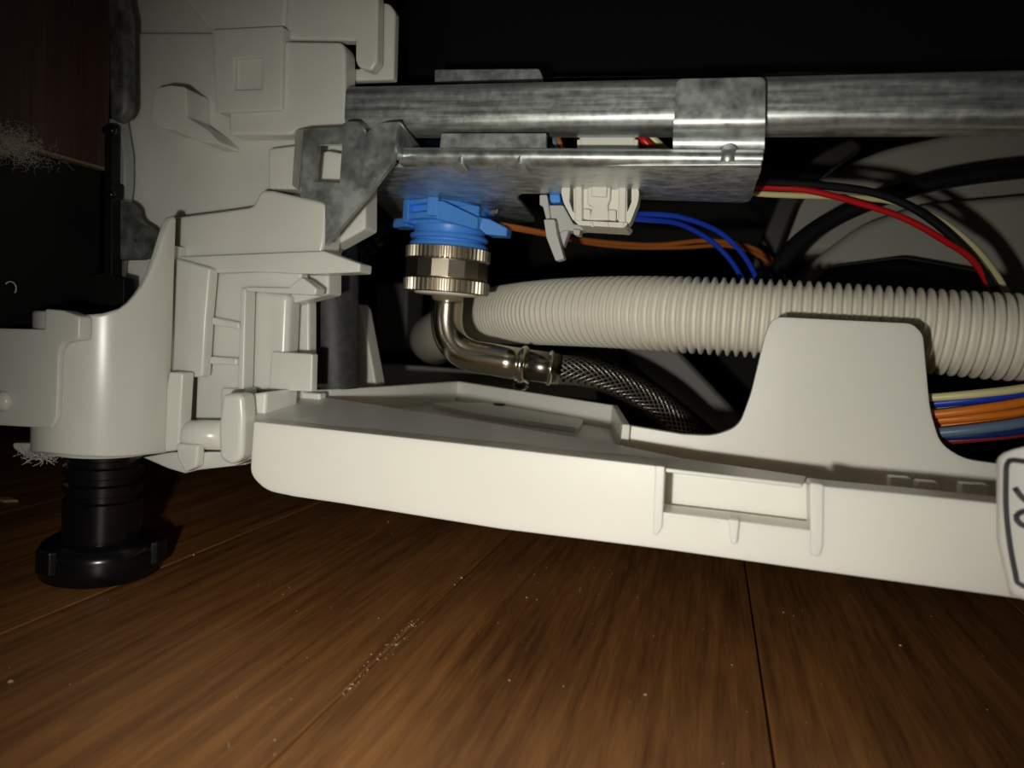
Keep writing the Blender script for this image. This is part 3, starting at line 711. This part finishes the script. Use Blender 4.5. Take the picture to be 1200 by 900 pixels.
uc = thing('plug_housing', 'small white plug housing in the slot above the shelf', 'connector', P(711, 188, 2.42))
plate('body', [(678, 158), (745, 158), (742, 190), (680, 190)], 2.325, 0.12, CONNW, uc, bevel=0.01)
plate('side_tab', [(742, 163), (748, 163, 2), (747, 180, 2), (742, 183)], 2.322, 0.05, CONNW, uc, bevel=0.006)
plate('side_tab', [(676, 163, 2), (681, 163), (681, 178), (676, 176, 2)], 2.322, 0.05, CONNW, uc, bevel=0.006)

gc = thing('grey_clip', 'light grey cable clip hanging beside the white connector', 'cable clip', P(655, 305, 2.66))
def gpl(name, pts, Y, th, m=GREYP): return plate(name, pts, Y, th, m, gc, bevel=0.008, seg=2)
gpl('upper_arm', [(632, 228, 2), (641, 228), (645, 255), (640, 258), (636, 242), (632, 240)], 2.66, 0.08)
gpl('body', [(642, 240), (660, 240), (672, 262), (688, 265), (688, 269), (672, 271), (661, 270), (656, 273), (650, 270), (640, 258)], 2.68, 0.08)
gpl('long_leg', [(637, 257, 2), (650, 257, 2), (653, 275), (661, 303, 2), (651, 306, 2), (640, 278)], 2.62, 0.05)
gpl('side_leg', [(650, 258), (667, 270), (660, 290), (655, 280)], 2.69, 0.05)
gpl('foot', [(671, 268), (680, 269), (679, 276, 2), (672, 275, 2)], 2.66, 0.06)
gpl('blue_insert', [(643, 227), (656, 227), (657, 237, 3), (645, 238, 3)], 2.67, 0.08, BLUEP)

# ================================================================= WIRES
def wire(name, pts, r, m, label, group=None):
    path = spline([P(*p) for p in pts], .03); o = path[len(path) // 2]
    w = sweep(name, path, r, m, None, segs=10, origin=o)
    return tag(w, label, 'wire', group)
wire('red_wire', [(748, 158, 2.36), (765, 174, 2.37), (790, 192, 2.46), (835, 207, 2.80), (882, 218, 2.90), (940, 222, 2.93), (1000, 236, 2.96), (1060, 256, 3.0), (1105, 281, 3.04), (1140, 305, 3.08), (1165, 345, 3.14)], .0125, RED, 'red wire curving right from the bracket end to the hose')
wire('cream_wire', [(757, 155, 2.40), (774, 170, 2.41), (800, 192, 2.50), (840, 215, 2.82), (882, 226, 2.92), (930, 229, 2.95), (985, 231, 2.99), (1045, 236, 3.03), (1095, 254, 3.07), (1140, 288, 3.11), (1170, 325, 3.16), (1182, 350, 3.18)], .012, CREAM, 'cream wire crossing under the red wire and outside the black one')
wire('black_wire', [(860, 208, 2.85), (900, 213, 2.90), (960, 217, 2.94), (1020, 225, 2.98), (1065, 241, 3.01), (1105, 268, 3.05), (1142, 305, 3.09), (1172, 350, 3.14)], .016, BLACKW, 'black wire curving between the red and cream wires')
wire('blue_wire', [(735, 252, 2.62), (760, 251, 2.70), (800, 255, 2.80), (843, 272, 2.92), (872, 300, 3.0), (891, 335, 3.08)], .0108, BLUEW, 'upper bright blue wire arching from the white connector')
wire('blue_wire', [(735, 256, 2.62), (760, 258, 2.70), (795, 262, 2.82), (830, 280, 2.94), (856, 305, 3.02), (876, 338, 3.08)], .0108, BLUEW, 'lower bright blue wire arching from the white connector')
wire('orange_brown_wire', [(585, 263, 3.02), (620, 269, 3.1), (660, 277, 3.2), (710, 284, 3.35), (770, 287, 3.5), (830, 282, 3.6), (880, 290, 3.7), (915, 312, 3.8)], .012, BROWNW, 'upper orange-brown wire leaving the blue valve to the right')
wire('orange_brown_wire', [(590, 266, 3.04), (640, 275, 3.16), (690, 285, 3.3), (740, 290, 3.45), (800, 290, 3.55), (850, 288, 3.65), (890, 300, 3.75), (925, 330, 3.85)], .010, BROWNW, 'lower orange-brown wire leaving the blue valve to the right')
bund = [('cream_wire', CREAM, 466, 458, 'top cream wire of the bundle right of the tray tongue', .016), ('blue_wire', BLUEW, 473, 463, 'blue wire under the top cream one in the right bundle', .019),
        ('cream_wire', CREAM, 480, 469, 'lower thin cream wire in the bundle right of the tongue', .012), ('orange_wire', ORANGE, 486, 474, 'topmost orange wire in the bundle right of the tongue', .018),
        ('orange_wire', ORANGE, 493, 485, 'middle orange wire in the bundle right of the tongue', .016), ('orange_wire', ORANGE, 500, 490, 'lowest orange wire in the bundle right of the tongue', .018),
        ('slate_wire', SLATE, 508, 498, 'slate grey-blue wire below the orange wires at right', .021), ('navy_wire', NAVY, 513, 507, 'dark navy wire below the slate wire at right', .016), ('maroon_wire', MAROON, 518, 511, 'dark red wire at the bottom of the right bundle', .015)]
for i, (nm, m, ya, yb, lab, r) in enumerate(bund):
    Y = 2.56 + .03 * (i % 3)
    wire(nm, [(1040, ya + 2, Y + .05), (1090, ya, Y + .02), (1150, (ya + yb) / 2 - 1, Y - .01), (1205, yb - 4, Y), (1290, yb - 22, Y + .02), (1420, yb - 50, Y + .05), (1560, yb - 70, Y + .08)], r * .84, m, lab)

# ================================================================= DARK PARTS DEEP IN THE CAVITY
sp_ = thing('sump_housing', 'smoky grey sump housing deep behind the red and cream wires', 'sump housing', P(1060, 340, 4.2))
def spl(name, pts, Y, th, m=SUMPG, bevel=0.05): return plate(name, pts, Y, th, m, sp_, bevel=bevel, seg=4)
spl('shell', [(925, 345, 10), (958, 300, 20), (1010, 262, 20), (1080, 238, 20), (1600, 190), (1600, 400), (925, 380)], 4.05, 0.6)
spl('upper_shell', [(915, 250, 20), (960, 205, 20), (1040, 172, 20), (1140, 150, 20), (1600, 95), (1600, 260), (915, 300)], 4.35, 0.5)
spl('side_rib', [(870, 330), (884, 300, 6), (915, 222, 10), (960, 178, 14), (1000, 160), (1012, 172), (966, 204, 14), (934, 240, 10), (905, 318), (905, 345)], 4.0, 0.15, DARKP, 0.02)
spl('lower_shell', [(945, 345), (970, 312, 8), (1060, 300, 10), (1160, 318, 10), (1200, 350), (1200, 400), (945, 400)], 3.75, 0.25, BLACK, 0.05)
wire('black_tube', [(900, 330, 3.6), (935, 285, 3.65), (985, 252, 3.7), (1050, 226, 3.72), (1120, 209, 3.74), (1200, 199, 3.76), (1300, 190, 3.78), (1600, 175, 3.8)], .042, BLACKW, 'thick black tube arching over the grey sump housing')  # plain black tube drawn as the dark arc across the housing

pan = thing('base_pan', 'dark grey base pan deep under the hoses', 'base pan', PZ(800, 470, .30))
box('floor_sheet', (-2.0, 3.6, 0.28), (4.6, 6.0, 0.32), DARKP, pan, bevel=0.01)
plate('sloped_rib', [(720, 400), (790, 405), (880, 500), (862, 520), (800, 500)], 4.2, 0.2, mat('mid_grey_plastic', (0.13, 0.125, 0.115), 0.5), pan, bevel=0.03)
plate('rear_block', [(440, 330, 4), (478, 332, 4), (476, 412), (440, 410)], 4.9, 0.3, mat('dim_grey_plastic', (0.12, 0.12, 0.12), 0.5), pan, bevel=0.02)
plate('front_rail', [(430, 425), (530, 432), (700, 450), (700, 470), (430, 452)], 4.4, 0.1, mat('pale_grey_plastic', (0.36, 0.36, 0.34), 0.5), pan, bevel=0.02)
wire('black_tube', [(690, 395, 3.9), (730, 430, 3.85), (780, 470, 3.8), (840, 520, 3.75)], .05, BLACKW, 'black cable sloping down right of the braided hose')
rh = thing('rubber_hose', 'black ribbed rubber hose behind the dark sleeve', 'rubber hose', P(425, 330, 3.4))
pth = spline([P(405, 300, 3.3), P(420, 292, 3.35), P(436, 275, 3.4), P(446, 250, 3.5), P(450, 225, 3.6)], .012)
sweep('ribbed_tube', pth, [.07 + .008 * (1 if (i // 2) % 2 else -1) for i in range(len(pth))], BLACK, rh, segs=24)
vbody = thing('solenoid_coil', 'dark blue coil seen through the slot beside the steel bracket', 'coil', P(508, 175, 2.9))
plate('coil', [(496, 150), (540, 150), (540, 182), (496, 182)], 2.9, 0.25, BLUEW, vbody, bevel=0.02)
plate('cap', [(500, 148), (516, 148), (516, 170), (500, 170)], 2.84, 0.06, BLUEP, vbody, bevel=0.01)
for i in range(3):
    wire('twisted_wire', [(640 + i * 6, 158, 2.345), (646 + i * 6, 172, 2.35), (652 + i * 6, 188, 2.35)], .009, (BLACKW, SLATE, BROWNW)[i], ['black wire left of the white plug in the slot', 'slate wire between two others left of the white plug', 'brown wire nearest the white plug in the slot'][i])

# ================================================================= DUST, CHIPS AND FLUFF
def specks(name, pts, m, label, cat):
    vs, fs = [], []
    for (x, y, z, r) in pts:
        b = len(vs); c = Vector((x, y, z + r * .35))
        ax = [Vector((random.gauss(0, 1), random.gauss(0, 1), random.gauss(0, .5))).normalized() * r * random.uniform(.5, 1.3) for _ in range(3)]
        vs += [c + ax[0], c - ax[0] * .8, c + ax[1], c - ax[1] * .7, c + Vector((0, 0, r * .7)), c - Vector((0, 0, r * .4))]
        fs += [(b, b + 2, b + 4), (b + 2, b + 1, b + 4), (b + 1, b + 3, b + 4), (b + 3, b, b + 4), (b + 2, b, b + 5), (b + 1, b + 2, b + 5), (b + 3, b + 1, b + 5), (b, b + 3, b + 5)]
    o = link(name, vs, fs, m); o['kind'] = 'stuff'; o['label'] = label; o['category'] = cat; return o
pts = []
for u, v, r in [(410, 808, .010), (12, 800, .012), (756, 815, .009), (660, 805, .007), (597, 798, .008), (541, 678, .012), (533, 686, .010), (617, 701, .009), (629, 703, .008), (930, 722, .008), (918, 718, .007), (858, 780, .008), (227, 651, .012), (455, 612, .010), (680, 690, .010), (322, 868, .007), (824, 737, .007), (875, 835, .006), (268, 875, .006), (1055, 757, .008), (150, 560, .01)]:
    p = PZ(u, v, 0); pts.append((p.x, p.y, 0, r * .6))
for _ in range(70):
    t = random.random() ** .7; p = PZ(400 + 90 * t, 815 - 92 * t, 0); pts.append((p.x + random.gauss(0, .012), p.y, 0, random.uniform(.0018, .0038)))
for _ in range(260):
    pts.append((random.uniform(-2.6, 2.2), random.uniform(.9, 3.0), 0, random.uniform(.0012, .0028)))
specks('floor_dust', pts, DUST, 'pale dust specks scattered over the wooden floor', 'dust')
def fibres(name, centre, n, spread, length, r, m, label):
    vs, fs = [], []
    for _ in range(n):
        p = Vector(centre) + Vector((random.gauss(0, spread[0]), random.gauss(0, spread[1]), random.gauss(0, spread[2])))
        d = Vector((random.gauss(0, 1), random.gauss(0, 1), random.gauss(0, 1))).normalized()
        k = random.randint(5, 9); b = len(vs)
        for i in range(k):
            o1 = d.orthogonal().normalized() * r; o2 = d.cross(o1).normalized() * r
            vs += [p + o1, p - o1 * .5 + o2 * .87, p - o1 * .5 - o2 * .87]
            if i:
                for j in range(3): fs.append((b + 3 * (i - 1) + j, b + 3 * (i - 1) + (j + 1) % 3, b + 3 * i + (j + 1) % 3, b + 3 * i + j))
            d = (d + Vector((random.gauss(0, .5), random.gauss(0, .5), random.gauss(0, .5)))).normalized(); p = p + d * length / k
    o = link(name, vs, fs, m); o['kind'] = 'stuff'; o['label'] = label; o['category'] = 'lint'; return o
fibres('dust_fluff', PXc(8, 168, XC + .03), 650, (.012, .06, .024), .06, .0003, FLUFF, 'grey dust fluff caught on the cabinet edge at far left')
fibres('lint_tuft', P(45, 534, 1.94), 60, (.04, .01, .008), .05, .0012, FLUFF, 'small lint tuft hanging under the white frame by the foot')
hp2 = [PXc(12 + 7 * math.cos(a), 338 + 8 * math.sin(a), XC - .02) for a in [math.radians(t) for t in range(-140, 60, 20)]]
tag(sweep('hair_curl', hp2, .0022, FLUFF, None, segs=6, origin=hp2[4]), 'thin pale curled hair on the black plinth panel', 'hair')
ch = PZ(8, 587, 0)
vv, ff = prism3([ch + Vector(d) for d in ((-.06, -.02, 0), (.02, -.03, 0), (.06, .01, 0), (-.02, .03, 0))], [], Vector((0, 0, .012)))
tag(link('wood_chip', vv, ff, mat('chip_yellow', (.45, .32, .12), .8), None, bevel=.003, origin=ch), 'small yellowish wood chip on the dark floor at far left', 'wood chip')

# ================================================================= pieces that belong to a part
def under(root, part, kids):
    pa = [c for c in root.children if c.name.split('.')[0] == part][0]
    for c in list(root.children):
        if c.name.split('.')[0] in kids: c.parent = pa
under(tr, 'grip_recess', ('end_rib', 'small_rib'))
under(tr, 'front_lip', ('end_ridge',)); under(tr, 'raised_pad', ('pad_hole',)); under(tr, 'tongue_wall', ('stop_tab',))
under(cf, 'square_boss', ('boss_floor',)); under(cf, 'screen_backing', ('screen_wire',)); under(cf, 'side_flange', ('bump',))
under(foot, 'foot_pad', ('grip_lug',)); under(side, 'lug', ('rivet',)); under(wc, 'centre_tongue', ('latch_pad',)); under(wc, 'base', ('base_notch',))
under(ih, 'ferrule', ('crimp_ring',)); under(tg, 'sheet', ('outline', 'squiggle')); under(vb, 'clip_plate', ('dimple',)); under(vb, 'ridge', ('gusset',))
